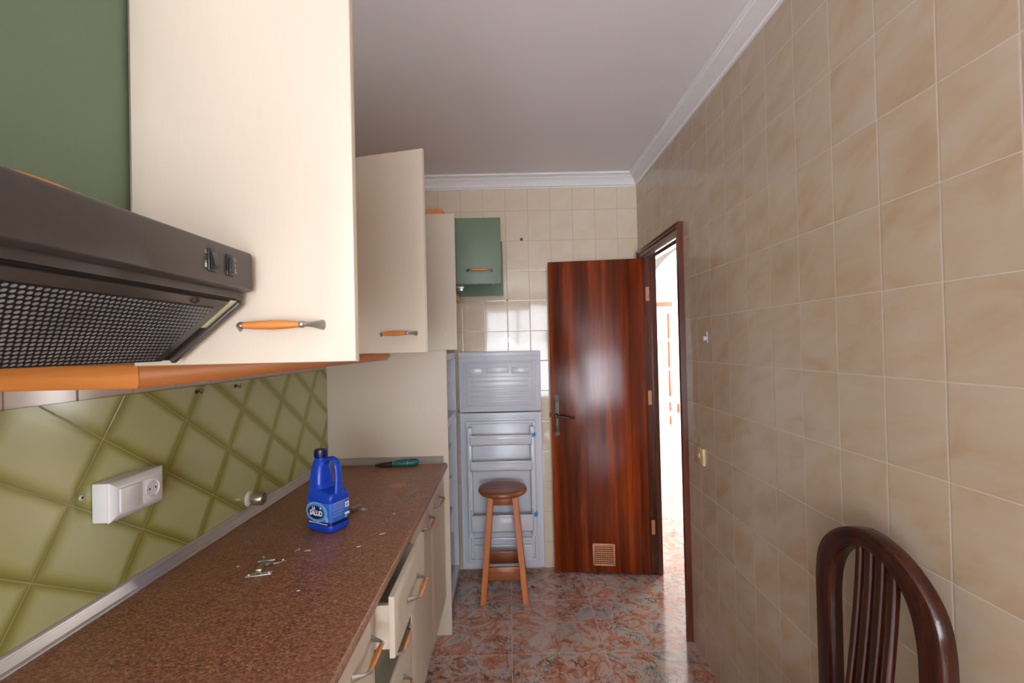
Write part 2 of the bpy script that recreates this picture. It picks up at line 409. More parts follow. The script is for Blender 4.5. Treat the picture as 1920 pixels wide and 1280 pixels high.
# ------------------------------------------------------------------ the setting
XR, YB, ZC = 0.8709, 3.0199, 2.598
def XL(y): return -0.966+0.014*(y-0.85)
YF = -3.3
OY0, OY1, OZ = 2.29, 2.885, 2.012       # doorway in the right wall
WT = 0.064                               # thin partition
f = MB(); f.box(-1.2, XR+WT, YF-0.1, YB+0.1, -0.1, 0); struct(f.build('floor', M_floor))
f = MB(); f.box(XR+WT, 3.9, -0.2, 7.4, -0.1, 0); struct(f.build('floor_hall', M_floor))
f = MB(); f.box(-1.2, 3.9, YF-0.1, 7.4, ZC, ZC+0.1); struct(f.build('ceiling', M_ceil))
m = MB()
m.box(XR, XR+WT, YF-0.1, OY0-.02, 0, ZC); m.box(XR, XR+WT, OY1+.02, YB+0.1, 0, ZC); m.box(XR, XR+WT, OY0-.02, OY1+.02, OZ+.02, ZC)
struct(m.build('wall_right', M_tile_r), 'cream and tan glazed tiles in upright rows')
m = MB(); m.box(-1.2, XR, YB, YB+0.1, 0, ZC); struct(m.build('wall_back', M_tile_b))
m = MB(); TY0, TY1, TZ = -3.12, -1.18, 2.22
def wl(a, b, z0, z1): m.prism([(-1.2, a), (XL(a), a), (XL(b), b), (-1.2, b)], 'xy', z0, z1)
wl(YF-.1, TY0, 0, ZC); wl(TY1, YB, 0, ZC); wl(TY0, TY1, TZ, ZC)
struct(m.build('wall_left', M_tile_l))
m = MB(); xd = -1.06
for a, b, c, d in ((TY0, TY0+.06, 0, TZ), (TY1-.06, TY1, 0, TZ), (TY0+.06, TY1-.06, TZ-.06, TZ), (TY0+.06, TY1-.06, 0, .12), ((TY0+TY1)/2-.04, (TY0+TY1)/2+.04, .12, TZ-.06)):
    m.box(xd-.02, xd+.02, a, b, c, d)
tdo = struct(m.build('added_side_door', M_white))  # glazed door made up behind the camera to carry the added side fill
m = MB(); m.box(xd-.003, xd+.003, TY0+.05, TY1-.05, .1, TZ-.05); m.build('added_side_pane', M_glass, tdo)
m = MB()   # window wall behind the camera
WX0, WX1, WZ0, WZ1 = -0.46, 0.84, 0.44, 2.26
m.box(XL(YF), WX0, YF-0.1, YF, 0, ZC); m.box(WX1, XR, YF-0.1, YF, 0, ZC)
m.box(WX0, WX1, YF-0.1, YF, 0, WZ0); m.box(WX0, WX1, YF-0.1, YF, WZ1, ZC)
struct(m.build('wall_front', M_tile_b))
wf = MB()
for a, b, c, d in ((WX0, WX1, WZ0, WZ0+.045), (WX0, WX1, WZ1-.045, WZ1), (WX0, WX0+.045, WZ0+.045, WZ1-.045), (WX1-.045, WX1, WZ0+.045, WZ1-.045), (.165, .215, WZ0+.045, WZ1-.045)):
    wf.box(a, b, YF-.02, YF+.03, c, d, 0.004)
wfo = struct(wf.build('window_1', M_white))
g = MB(); g.box(WX0+.04, WX1-.04, YF+.008, YF+.012, WZ0+.04, WZ1-.04); g.build('window_pane', M_glass, wfo)
# splash-back of green tiles: facing of the left wall
BY0, BY1 = 0.05, 2.3349
BT = 0.006
m = MB(); m.prism([(XL(BY0), BY0), (XL(BY0)+BT, BY0), (XL(BY1)+BT, BY1), (XL(BY1), BY1)], 'xy', 0.875, 1.369)
struct(m.build('trim_1', M_splash), 'olive green skew-laid splash-back tiles')
# cornice
def cornice_profile():
    P = 0.058; H = 0.085
    return [(0, 0), (0.006, 0), (0.006, 0.008), (0.012, 0.011), (0.014, 0.020), (0.019, 0.032), (0.027, 0.045), (0.037, 0.055), (0.040, 0.057), (0.040, 0.063), (0.047, 0.066), (0.047, 0.069), (P, 0.072), (P, H), (0, H)]
pr = cornice_profile(); rr = []
for (x, y, dx, dy) in ((XR, YF, -1, 1), (XR, YB, -1, -1), (XL(YB), YB, 1, -1), (XL(YF), YF, 1, 1)):
    rr.append([Vector((x+dx*a, y+dy*a, ZC-0.085+h)) for a, h in pr])
rr.append(rr[0])
m = MB(); m.rings(rr, cap=False, smooth=False)
struct(m.build('trim_2', M_plaster), 'white plaster cornice')

# ---- doorway: lining and moulded casing, open leaf
d = MB()
d.box(XR-.002, XR+WT+.002, OY1, OY1+.0195, 0, OZ+.0195)                       # far lining
d.box(XR-.002, XR+WT+.002, OY0-.0195, OY0, 0, OZ+.0195)                       # near lining
d.box(XR-.002, XR+WT+.002, OY0, OY1, OZ, OZ+.0195)
d.box(XR+.038, XR+WT, OY1-.012, OY1, 0, OZ); d.box(XR+.038, XR+WT, OY0, OY0+.012, 0, OZ)    # stops
d.box(XR+.038, XR+WT, OY0+.012, OY1-.012, OZ-.012, OZ)
df = struct(d.build('door_1', M_frame), 'dark wooden door frame')
c = MB(); cw = 0.066
prof = [(0, 0), (0.028, 0), (0.029, 0.006), (0.024, 0.014), (0.026, 0.022), (0.020, 0.032), (0.021, 0.040), (0.014, 0.052), (0.012, cw), (0, cw)]
for sgn, (X0, dirx) in ((1, (XR, -1)), (2, (XR+WT, 1))):
    rr = []
    for (yy, zz, sy, sz) in ((OY0-cw+.012, 0, 1, 0), (OY0-cw+.012, OZ+cw-.012, 1, -1), (OY1+cw+.012, OZ+cw-.012, -1, -1), (OY1+cw+.012, 0, -1, 0)):
        rr.append([Vector((X0+dirx*a, yy+sy*h, zz+sz*h)) for a, h in prof])
    c.rings(rr, cap=True, smooth=False)
c.build('casing', M_frame, df)
for z in (1.78, 1.12, .30):
    hg = MB(); hg.box(XR+.004, XR+.026, OY1-.002, OY1+.001, z-.045, z+.045)
    hg.build('door_hinge', M_copper, df)

lx, ly = 0.862, 2.873
leaf_dir = math.atan2(2.945-ly, 0.262-lx)
LW = 0.606
dl = thing('kitchen_door', (lx, ly, 0), 'glossy reddish-brown wooden door standing open against the tiled back wall', 'door', rot=leaf_dir)
# local +x runs from the hinge to the free edge; local +y is then the side facing the camera
m = MB(); m.box(0, LW, -.034, 0, 0.01, 2.006, 0.0015)
m.build('door_leaf', M_door, dl)
def on_leaf(mb, name, mat, **k): return mb.build(name, mat, dl, **k)
px = LW-.036
h = MB(); h.use(M_bronze).box(px-.017, px+.017, 0, .004, .895, 1.13, 0.0015)
h.lathe([(0.0165, 0), (0.0165, .004), (0.001, .0045)], (px, 0, 1.13), 'y', 20)
h.lathe([(0.0165, 0), (0.0165, .004), (0.001, .0045)], (px, 0, .895), 'y', 20)
h.lathe([(.015, .004), (.015, .012), (.010, .016), (.009, .034)], (px, 0, 1.012), 'y', 20)
h.tube([(px, .034, 1.012), (px-.03, .036, 1.010), (px-.07, .036, 1.003), (px-.105, .034, .996), (px-.115, .030, .995)], [.007, .0075, .0065, .006, .003], 12)
h.use(M_brass).box(px-.006, px+.006, .004, .007, .90, .985, 0.001)
h.box(px-.008, px+.008, .004, .008, .985, .995, 0.001)
on_leaf(h, 'door_handle', None)
lt = MB(); lt.box(LW-.001, LW+.010, -.024, -.010, 1.0, 1.025, .002); on_leaf(lt, 'latch', M_brownspot)
vg = MB(); vx0, vx1, vz0, vz1 = LW-.385, LW-.245, .055, .195
for a in ((vx0, vx1, vz0, vz0+.010), (vx0, vx1, vz1-.010, vz1), (vx0, vx0+.010, vz0, vz1), (vx1-.010, vx1, vz0, vz1)):
    vg.box(a[0], a[1], 0, .005, a[2], a[3], .001)
vg.use(M_copper)
for k in range(9):
    z = vz0+.016+k*.0132
    vg.box(vx0+.010, vx1-.010, .0005, .004, z, z+.006)
for k in range(1, 8):
    vg.box(vx0+.010+k*.0152, vx0+.0115+k*.0152, .0005, .0045, vz0+.01, vz1-.01)
vgm = on_leaf(vg, 'vent_grille', None); vgm.data.materials.clear(); vgm.data.materials.append(M_copper)
vgm['label'] = 'pale square vent grille low in the door'

# ---- hall beyond the doorway
m = MB(); m.box(3.8, 3.9, -0.2, 7.4, 0, 0.2); m.box(3.8, 3.9, -0.2, 7.4, 2.55, ZC); m.box(3.8, 3.9, -.2, 1.7, .2, 2.55); m.box(3.8, 3.9, 6.6, 7.4, .2, 2.55)
m.box(XR+WT, 3.8, -0.2, -0.1, 0, ZC)
m.box(XR, XR+WT, YB+.1, 7.4, 0, ZC)
struct(m.build('wall_hall', M_hallwall))
m = MB(); m.box(XR+WT, 3.8, 7.3, 7.4, 0, ZC); struct(m.build('wall_hall_back', M_hallwall))
# arched wall
m = MB(); cx, rad, spz = 1.78, 0.60, 1.76; ya, yb = 3.9, 4.05
pts = [(XR+WT, 0), (cx-rad, 0)]
pts += [(cx-rad*math.cos(PI*k/24), spz+rad*math.sin(PI*k/24)) for k in range(25)]
pts += [(cx+rad, 0), (3.8, 0), (3.8, ZC), (XR+WT, ZC)]
m.prism(pts, 'xz', ya, yb); struct(m.build('wall_arch', M_hallwall))
# slatted lattice leaf and beam seen through the arch
gd = thing('lattice_door', (2.0, 5.95, 0), 'white folding door with upright orange wood panels seen beyond the arch', 'door')
m = MB()
m.box(1.95, 2.44, 5.95, 5.99, .0, 1.93, .003); m.build('door_leaf', M_hallwall, gd, world=(2.0, 5.95, 0))
for (x0, x1) in ((2.078, 2.104), (2.232, 2.275)):
    for (z0, z1) in ((1.52, 1.85), (1.14, 1.485), (.76, 1.105)):
        m = MB(); m.box(x0, x1, 5.945, 5.951, z0, z1, .001); m.build('wood_panel', M_hallwood, gd, world=(2.0, 5.95, 0))
for (x0, x1, z0, z1) in ((2.078, 2.10, .57, .685), (2.078, 2.10, .39, .505), (2.18, 2.212, .545, .66), (2.25, 2.285, .35, .46)):
    m = MB(); m.box(x0, x1, 5.945, 5.951, z0, z1, .001); m.build('wood_panel', M_hallwood, gd, world=(2.0, 5.95, 0))
m = MB(); m.box(1.5, 2.136, 5.90, 5.9499, 1.937, 1.995, .003)
tag(m.build('wooden_beam', M_hallwood), 'short orange wooden beam above the white folding door', 'beam')

# ------------------------------------------------------------------ furniture fronts
def slab(mb, wd, hg, t=.018, ch=.034, r=.004, raised=True):
    """door front; back at y=0, front face at y=-t, x 0..wd, z 0..hg"""
    def ring(i, y): return [(i, y, i), (wd-i, y, i), (wd-i, y, hg-i), (i, y, hg-i)]
    dch = .0028 if raised else 0.0
    rr = [ring(0, 0), ring(0, -t+dch+r), ring(r*.3, -t+dch+r*.3), ring(r, -t+dch)]
    if raised: rr += [ring(ch, -t), ring(ch+.002, -t)]
    R = [[mb.bm.verts.new(p) for p in q] for q in rr]; fs = []
    for k in range(len(R)-1):
        for i in range(4):
            fs.append(mb.bm.faces.new((R[k][i], R[k][(i+1) % 4], R[k+1][(i+1) % 4], R[k+1][i])))
    fs.append(mb.bm.faces.new(R[0])); fs.append(mb.bm.faces.new(R[-1])); mb._own(fs)
    return mb
def handle(parent, cxx, cz, y0=-.018):
    """spindle pull: grip along local x, standing off towards -y"""
    h = MB(); L = .043; S = .031
    h.use(M_beech_x)
    prof = []
    for k in range(13):
        u = -1+k/6.0; prof.append((.0046+.0026*(1-u*u), u*L))
    h.lathe(prof, (cxx, y0-S, cz), 'x', 16)
    h.use(M_pewter)
    for s in (-1, 1):
        h.lathe([(.0052, 0), (.0056, .002), (.0056, .005), (.0042, .007)] if s > 0 else [(.0042, -.007), (.0056, -.005), (.0056, -.002), (.0052, 0)], (cxx+s*L, y0-S, cz), 'x', 16)
        pts = [(cxx+s*(L+.004), y0-S, cz), (cxx+s*(L+.010), y0-S+.003, cz), (cxx+s*(L+.015), y0-S*.66, cz), (cxx+s*(L+.020), y0-S*.3, cz), (cxx+s*(L+.0235), y0+.0005, cz)]
        h.tube(pts, [(.0034, .0040), (.0030, .0036), (.0022, .0045), (.0024, .0068), (.0044, .0085)], 14, up=(0, 0, 1))
    return h.build('handle', None, parent)
def front(cab, cabloc, name, wd, hg, loc, rot, mat, hx=None, hz=None, raised=True, label=None):
    m = MB(); slab(m, wd, hg, raised=raised)
    o = m.build(name, mat, cab, loc=Vector(loc)-Vector(cabloc), rot=rot)
    if label: o['label'] = label
    if hx is not None: handle(o, hx, hz)
    return o
def carcass(cab, cabloc, x0, x1, y0, y1, z0, z1, mat, shelves=(), t=.016):
    m = MB()
    m.box(x0, x1, y0, y0+t, z0, z1); m.box(x0, x1, y1-t, y1, z0, z1)
    m.box(x0, x1, y0+t, y1-t, z0, z0+t); m.box(x0, x1, y0+t, y1-t, z1-t, z1)
    m.box(x0, x0+.004, y0+t, y1-t, z0+t, z1-t)
    for z in shelves: m.box(x0+.004, x1-.01, y0+t, y1-t, z, z+t)
    return m.build('carcass', mat, cab, world=cabloc, bevel=.0008)
R90 = PI/2
CF = -0.624      # carcass front of the wall cabinets
Z0, Z1 = 1.456, 2.150
# green cabinet over the hood
L = (-.78, .445, 1.64)
cb = thing('wall_cabinet', L, 'sage green wall cabinet fixed above the cooker hood', 'cabinet')
carcass(cb, L, -.945, CF, .148, .743, 1.63, 2.15, M_carc, (1.88,))
front(cb, L, 'door', .590, .520, (CF, .1505, 1.630), R90, M_green, .4135, .053, label='sage green door')
# first cream cabinet
L = (-.78, 1.17, Z0)
cb = thing('wall_cabinet', L, 'cream wall cabinet next to the hood with its nearest door swung wide open', 'cabinet')
carcass(cb, L, -.945, CF, .7445, 1.598, Z0, Z1, M_carc, (1.80,))
front(cb, L, 'door', .357, Z1-Z0+.012, (CF+.020, .748, Z0-.006), 0, M_cream, .240, .060, label='large cream door standing open')
front(cb, L, 'door', .480, Z1-Z0, (CF, 1.113, Z0), R90, M_cream, .10, .066)
# second cream cabinet
L = (-.78, 1.97, Z0)
cb = thing('wall_cabinet', L, 'cream wall cabinet beside the tall side panel with both doors open', 'cabinet')
carcass(cb, L, -.93, CF, 1.600, 2.332, Z0, Z1, M_carc, (1.80,))
front(cb, L, 'door', .336, Z1-Z0, (CF+.020, 1.632, Z0-.003), math.radians(-14), M_cream, .238, .066, label='cream door half open towards the camera')
front(cb, L, 'door', .338, Z1-Z0, (-.266, 2.3105, Z0), PI, M_cream, label='cream door showing its plain inner face')
for i, (x, z) in enumerate(((-.322, 1.532), (-.432, 1.532))):
    s = MB(); s.lathe([(.0035, 0), (.003, -.0012)], (x, 2.3105, z), 'y', 12); s.build('screw_hole', M_steel, cb, world=L)
# cabinet over the fridge
L = (-.63, 2.67, 1.80)
cb = thing('wall_cabinet', L, 'high cabinet over the fridge with two small sage green doors open', 'cabinet')
carcass(cb, L, -.93, -.345, 2.357, 2.990, 1.80, 2.15, M_carc)
front(cb, L, 'door', .300, .352, (-.334, 2.412, 1.799), math.radians(1.0), M_green, .185, .072, raised=False, label='nearer green door')
o = front(cb, L, 'door', .302, .352, (-.032, 2.962, 1.799), PI, M_green, raised=False, label='farther green door seen from inside')
for x in (.062, .174):
    s = MB(); s.lathe([(.0038, .0), (.0034, .0016)], (x, 0, .072), 'y', 12); s.build('screw', M_steel, o)
hg = MB(); hg.use(M_steel).box(.262, .296, 0, .010, .035, .085, .002); hg.box(.255, .330, .008, .020, .052, .070, .002)
hg.lathe([(.016, -.001), (.016, .003)], (.272, 0, .06), 'y', 18)
hg.build('hinge', None, o)

# tall side panel
m = MB(); m.box(XL(2.335)+.001, -.325, 2.3352, 2.354, 0, 2.152, .001)
tag(m.build('side_panel', M_cream), 'tall cream side panel between the worktop and the fridge', 'panel')
# wooden crown on the tall unit
m = MB()
m.prism([(-.93, 2.1525), (-.332, 2.1525), (-.325, 2.157), (-.323, 2.166), (-.326, 2.177), (-.336, 2.183), (-.93, 2.183)], 'xz', 2.336, 2.99, True)
tag(m.build('crown_moulding', M_beech_y), 'orange wooden crown moulding on top of the fridge housing', 'moulding')
# light rail under the wall cabinets
def railprof(s=1):
    return [(0, .040), (0, .004), (.004, 0), (.014, 0), (.020, .006), (.0235, .016), (.0235, .026), (.019, .036), (.013, .040)]
rp = railprof()
zr = 1.413
corner = [Vector((-.6285+a, .768-a, zr+h)) for a, h in rp]
m = MB(); m.rings([[Vector((-.944, .768-a, zr+h)) for a, h in rp], corner], True, True)
tag(m.build('light_rail', M_beech_x), 'short orange wooden light rail returning to the wall below the hood', 'moulding')
rr = [[p+Vector((.0004, .0006, 0)) for p in corner]]
for y in (1.2, 1.8, 2.27): rr.append([Vector((-.6285+a, y, zr+h)) for a, h in rp])
for k in range(1, 5):
    g = k/4*PI/2; rr.append([Vector((-.6285+a*math.cos(g)*.98-.03*(1-math.cos(g)), 2.27+.055*math.sin(g), zr+h)) for a, h in rp])
m = MB(); m.rings(rr, True, True)
tag(m.build('light_rail', M_beech_y), 'long orange wooden light rail below the cream wall cabinets', 'moulding')
m = MB(); m.prism([(-.352, 1.757), (-.33, 1.757), (-.314, 1.760), (-.306, 1.768), (-.304, 1.777), (-.307, 1.787), (-.316, 1.796), (-.335, 1.7985), (-.352, 1.7985)], 'xz', 2.356, 2.94, True)
m.lathe([(.001, 2.938), (.020, 2.94), (.021, 2.95), (.014, 2.962), (.001, 2.966)], (-.328, 0, 1.777), 'y', 20)
tag(m.build('light_rail', M_beech_y), 'short orange wooden rail under the green fridge cabinet', 'moulding')

# ------------------------------------------------------------------ cooker hood
L = (-.66, .43, 1.459)
hd = thing('cooker_hood', L, 'dark brown slanted cooker hood under the green cabinet', 'cooker hood')
HY0, HY1 = .152, .716
m = MB(); m.prism([(-.945, 1.459), (-.527, 1.459), (-.418, 1.551), (-.418, 1.621), (-.60, 1.626), (-.945, 1.626)], 'xz', HY0, HY1)
m.build('hood_body', M_hood, hd, world=L, bevel=.0015)
m = MB(); m.prism([(-.4205, 1.563), (-.410, 1.5625), (-.4012, 1.5655), (-.4012, 1.6185), (-.4035, 1.6235), (-.419, 1.6235)], 'xz', HY0, HY1)
m.build('front_panel', M_hood, hd, world=L, bevel=.0012)
# slanted underside: local frame, s from the front top down to the back
P1 = Vector((-.4175, 0, 1.5515)); P2 = Vector((-.527, 0, 1.459)); sd = (P2-P1).normalized(); nd = Vector((-sd.z, 0, sd.x))
if nd.z > 0: nd = -nd
SL = (P2-P1).length
def slant(mb, s0, s1, y0, y1, n0, n1, bev=0.0):
    mt = Matrix.Translation(P1) @ Matrix((sd, Vector((0, 1, 0)), nd)).transposed().to_4x4()
    mb.box(s0, s1, y0, y1, n0, n1, bev, mat=mt); return mb
m = MB(); slant(m, .0005, .006, HY0+.004, HY1-.016, -.002, .0008); m.build('painted_gap_shade', M_dark, hd, world=L)  # black strip, shade of the gap under the front panel painted in
m = MB(); slant(m, .006, SL-.002, HY0+.004, HY1-.030, 0, .0035, .0008); m.build('filter_frame', M_hood, hd, world=L)
fm = MB()
fm.box(0, SL-.025, 0, .500, -.0008, .0008)
fo = fm.build('filter_grille', M_filter, hd)
mt = Matrix.Translation(P1-Vector(L)+sd*.021+nd*.0040+Vector((0, HY0+.014, 0))) @ Matrix((sd, Vector((0, 1, 0)), nd)).transposed().to_4x4()
fo.matrix_local = mt
m = MB(); slant(m, .004, .066, HY1-.026, HY1-.012, -.001, .002, .0008)
m.build('lamp_cover', M_diff, hd, world=L)
m = MB(); slant(m, .066, SL-.004, HY1-.024, HY1-.016, -.001, .0012); m.build('painted_gap_shade', M_dark, hd, world=L)  # black strip, shade beside the filter frame painted in
m = MB(); slant(m, .004, SL, HY1-.010, HY1, -.001, .006, .0012); m.build('side_flange', M_hood, hd, world=L)
m = MB(); c = P1+sd*.012+nd*.003+Vector((0, .618, 0))
m.tube([c, c+nd*.003], [.0055, .0045], 16)
m.build('filter_knob', M_rust, hd, world=L)
for (y, flip, nm) in ((.618, 1, 'lamp'), (.657, 0, 'fan')):
    m = MB(); m.use(M_black).box(-.4018, -.3990, y-.0085, y+.0085, 1.5795, 1.6105, .0012)
    if flip: m.prism([(-.3995, 1.606), (-.3970, 1.604), (-.3925, 1.5865), (-.3945, 1.5835), (-.3995, 1.5835)], 'xz', y-.0055, y+.0055)
    else: m.box(-.4, -.3965, y-.0055, y+.0055, 1.5845, 1.6055, .001)
    m.build('rocker_switch', None, hd, world=L)
def ringmark(mb, y, z, r):
    rr = [[Vector((-.4009, y+q*math.cos(2*PI*k/20), z+q*math.sin(2*PI*k/20))) for k in range(20)] for q in (r, r*.72)]
    mb.rings(rr, cap=False)
m = MB(); m.box(-.401, -.4008, .6035, .6075, 1.5835, 1.5865); m.prism([(.6030, 1.5868), (.6080, 1.5868), (.6062, 1.5905), (.6048, 1.5905)], 'yz', -.401, -.4008); m.box(-.401, -.4008, .6045, .6065, 1.591, 1.5925)
def fanmark(mb, y, z, r):
    for k in range(3):
        a = PI/2+k*2*PI/3
        mb.prism([(y, z), (y+r*math.cos(a-.35), z+r*math.sin(a-.35)), (y+r*math.cos(a+.25), z+r*math.sin(a+.25))], 'yz', -.401, -.4008)
m.build('lamp_symbol', M_mark, hd, world=L)
for fn, a in ((ringmark, (.6055, 1.6045, .0024)), (fanmark, (.6695, 1.605, .0032)), (ringmark, (.6700, 1.5965, .0021)), (fanmark, (.6705, 1.5875, .0042))):
    m = MB(); fn(m, *a); m.build('ring_symbol' if fn is ringmark else 'fan_symbol', M_mark, hd, world=L)

# ------------------------------------------------------------------ base units and worktop
WZ = .88; EX = -.331; BF = -.366; PZ = .19
m = MB()
pts = [(XL(1.2)+.008, WZ-.030), (EX-.004, WZ-.030), (EX, WZ-.026), (EX+.0005, WZ-.012), (EX-.003, WZ-.004), (EX-.012, WZ), (XL(1.2)+.008, WZ)]
m.prism([(-.955, WZ-.030)]+pts[1:-1]+[(-.955, WZ)], 'xz', .06, 2.3345, False)
wt = tag(m.build('worktop', M_work, bevel=.001), 'speckled reddish-brown worktop along the left wall', 'worktop')
# aluminium upstands
def upstand(name, seglist, label):
    prof = [(0, 0), (.0205, 0), (.021, .002), (.0185, .0072), (.0172, .0085), (.0160, .0086), (.0085, .0232), (.0078, .0248), (.0066, .0250), (.0046, .0305), (.002, .0335), (0, .0338)]
    rr = [[Vector((x+nx*a, y+ny*a, WZ+.0003+h)) for a, h in prof] for x, y, nx, ny in seglist]
    m = MB(); m.rings(rr, True, False)
    return tag(m.build(name, M_alu), label, 'upstand')
upstand('metal_upstand', [(XL(.06)+BT, .06, 1, 0), (XL(2.3345)+BT, 2.3345, 1, -1)], 'long grey metal strip between the worktop and green tiles')
upstand('metal_upstand', [(XL(2.3345)+BT+.0001, 2.3348, .98, -1), (-.350, 2.3348, 0, -1)], 'short silver metal strip where worktop meets cream panel')
def base_unit(y0, y1, label):
    L = (-.62, (y0+y1)/2, PZ)
    cb = thing('base_cabinet', L, label, 'cabinet')
    t = .016; m = MB(); x0, x1 = -.92, BF-.0015
    m.box(x0, x1, y0, y0+t, PZ, WZ-.032); m.box(x0, x1, y1-t, y1, PZ, WZ-.032)
    m.box(x0, x1, y0+t, y1-t, PZ, PZ+t); m.box(x0, x0+.004, y0+t, y1-t, PZ+t, WZ-.032)
    m.build('carcass', M_carc, cb, world=L)
    return cb, L
ZT = .846
cb, L = base_unit(.545, 1.143, 'cream base cabinet nearest the camera under the worktop')
front(cb, L, 'door', .590, ZT-PZ, (BF, .547, PZ), R90, M_cream, .590-.102, ZT-PZ-.072)
cb, L = base_unit(.07, .543, 'cream base cabinet below the cooker hood')
front(cb, L, 'door', .468, ZT-PZ, (BF, .072, PZ), R90, M_cream, .12, ZT-PZ-.072)
cb, L = base_unit(1.1465, 1.5475, 'cream drawer cabinet in the middle with its top drawer pulled out')
dz = [(.693, ZT, .048, 'open top drawer'), (.541, .689, -.003, 'dark olive drawer'), (.389, .537, 0, None), (PZ, .385, 0, None)]
for (a, b, pull, lb) in dz:
    o = front(cb, L, 'drawer', .396, b-a, (BF+pull, 1.149, a), R90, M_olive if lb and 'olive' in lb else M_cream, .396/2-.008, (b-a)/2, label=lb)
    m = MB()   # drawer box, in the front's own frame: x along the front, +y into the cabinet
    m.box(.016, .028, .001, .42, .012, b-a-.030); m.box(.368, .380, .001, .42, .012, b-a-.030)
    m.box(.028, .368, .408, .42, .012, b-a-.030); m.box(.028, .368, .001, .408, .012, .018); m.box(.028, .368, .001, .010, .018, b-a-.030)
    m.build('drawer_box', M_carc, o)
cb, L = base_unit(1.551, 2.3335, 'cream two-door base cabinet next to the tall side panel')
front(cb, L, 'door', .386, ZT-PZ, (BF, 1.553, PZ), R90, M_cream, .386-.126, ZT-PZ-.072)
front(cb, L, 'door', .388, ZT-PZ, (BF, 1.943, PZ), R90, M_cream, .116, ZT-PZ-.072)
m = MB(); m.box(-.436, -.420, .07, 2.334, 0, PZ-.001, .001)
tag(m.build('plinth', M_carc), 'long cream plinth board under the base cabinets', 'plinth')

# ------------------------------------------------------------------ fridge
FZ = 1.434
L = (-.63, 2.67, 0)
fr = thing('fridge', L, 'white two-door fridge freezer standing with both doors open', 'fridge')
m = MB(); x0, x1, y0, y1 = -.925, -.350, 2.372, 2.955; t = .038
m.box(x0, x1, y0, y0+t, .04, FZ); m.box(x0, x1, y1-t, y1, .04, FZ)
m.box(x0, x1, y0+t, y1-t, FZ-t, FZ); m.box(x0, x1, y0+t, y1-t, .04, .04+t); m.box(x0, x1, y0+t, y1-t, 1.02, 1.065)
m.box(x0, x0+.03, y0+t, y1-t, .04+t, FZ-t); m.box(x0, x0+.25, y0+t, y1-t, .04+t, .30)
m.build('fridge_body', M_fridge, fr, world=L, bevel=.004)
for z in (.84, .64, .44):
    m = MB(); m.box(x0+.05, x1-.04, y0+t, y1-t, z, z+.005); m.box(x1-.045, x1-.035, y0+t, y1-t, z-.006, z+.014, .002); m.build('shelf', M_clear, fr, world=L)
m = MB(); m.box(x0+.28, x1-.030, y0+t+.01, y1-t-.01, .085, .29, .004); m.build('crisper_drawer', M_clear, fr, world=L)
m = MB(); m.box(x0+.05, x1-.04, y0+t, y1-t, 1.23, 1.236); m.build('shelf', M_clear, fr, world=L)
for (x, y) in ((-.37, 2.39), (-.37, 2.93), (-.9, 2.39), (-.9, 2.93)):
    m = MB(); m.cyl((x, y, 0), (x, y, .045), .015); m.build('foot', M_gasket, fr, world=L)
DX0, DX1 = -.332, .197
def fdoor(name, z0, z1):
    m = MB(); m.use(M_fridge).box(DX0, DX1, 2.935, 2.985, z0, z1, .007, 3)
    m.use(M_gasket).box(DX0+.018, DX1-.018, 2.931, 2.936, z0+.016, z1-.016, .001)
    return m
z0, z1 = 1.046, 1.434
m = fdoor('f', z0, z1); m.use(M_fridge).box(DX0, DX1, 2.927, 2.937, 1.404, 1.434, .003)
fz = m.build('freezer_door', None, fr, world=L)
m = MB(); lx0, lx1, lz0, lz1 = -.302, .165, 1.081, 1.376
def ringbox(mb, a, b, c, d, wdt, ya, yb, bev=.002):
    mb.box(a, b, ya, yb, c, c+wdt, bev); mb.box(a, b, ya, yb, d-wdt, d, bev)
    mb.box(a, a+wdt, ya, yb, c+wdt*.5, d-wdt*.5, bev); mb.box(b-wdt, b, ya, yb, c+wdt*.5, d-wdt*.5, bev)
m.box(lx0, lx1, 2.921, 2.932, lz0, lz1, .002)
m.box(lx0+.022, lx1-.022, 2.913, 2.925, lz0+.012, lz1-.012, .004)
for z in (1.110, 1.142, 1.176, 1.206, 1.240):
    m.box(lx0+.05, lx1-.05, 2.909, 2.915, z, z+.012, .0028)
m.box(lx0+.04, -.175, 2.908, 2.915, 1.292, 1.332, .003); m.box(.01, lx1-.04, 2.908, 2.915, 1.292, 1.332, .003)
m.box(lx0+.035, lx1-.035, 2.909, 2.915, 1.270, 1.278, .0025)
m.box(-.150, -.010, 2.909, 2.915, 1.296, 1.336, .003)
for k in range(6):
    x = -.135+k*.022
    m.lathe([(.0068, 2.9085), (.0068, 2.906), (.003, 2.9055)], (x, 0, 1.316), 'y', 10)
m.build('inner_liner', M_liner, fz, world=L)
z0, z1 = .045, 1.040
fd = fdoor('f', z0, z1).build('fridge_door', None, fr, world=L)
m = MB(); lx0, lx1, lz0, lz1 = -.303, .168, .084, 1.008
m.box(lx0, lx1, 2.924, 2.932, lz0, lz1, .002)
ringbox(m, lx0+.014, lx1-.014, lz0+.012, lz1-.016, .018, 2.905, 2.926, .004)
m.box(lx0+.020, lx0+.052, 2.872, 2.926, lz0+.18, lz1-.05, .008); m.box(lx1-.052, lx1-.020, 2.872, 2.926, lz0+.18, lz1-.05, .008)
m.box(lx0+.05, lx1-.05, 2.912, 2.926, .11, .20, .005); m.box(lx0+.05, lx1-.05, 2.910, 2.926, .225, .245, .005)
m.build('inner_liner', M_liner, fd, world=L)
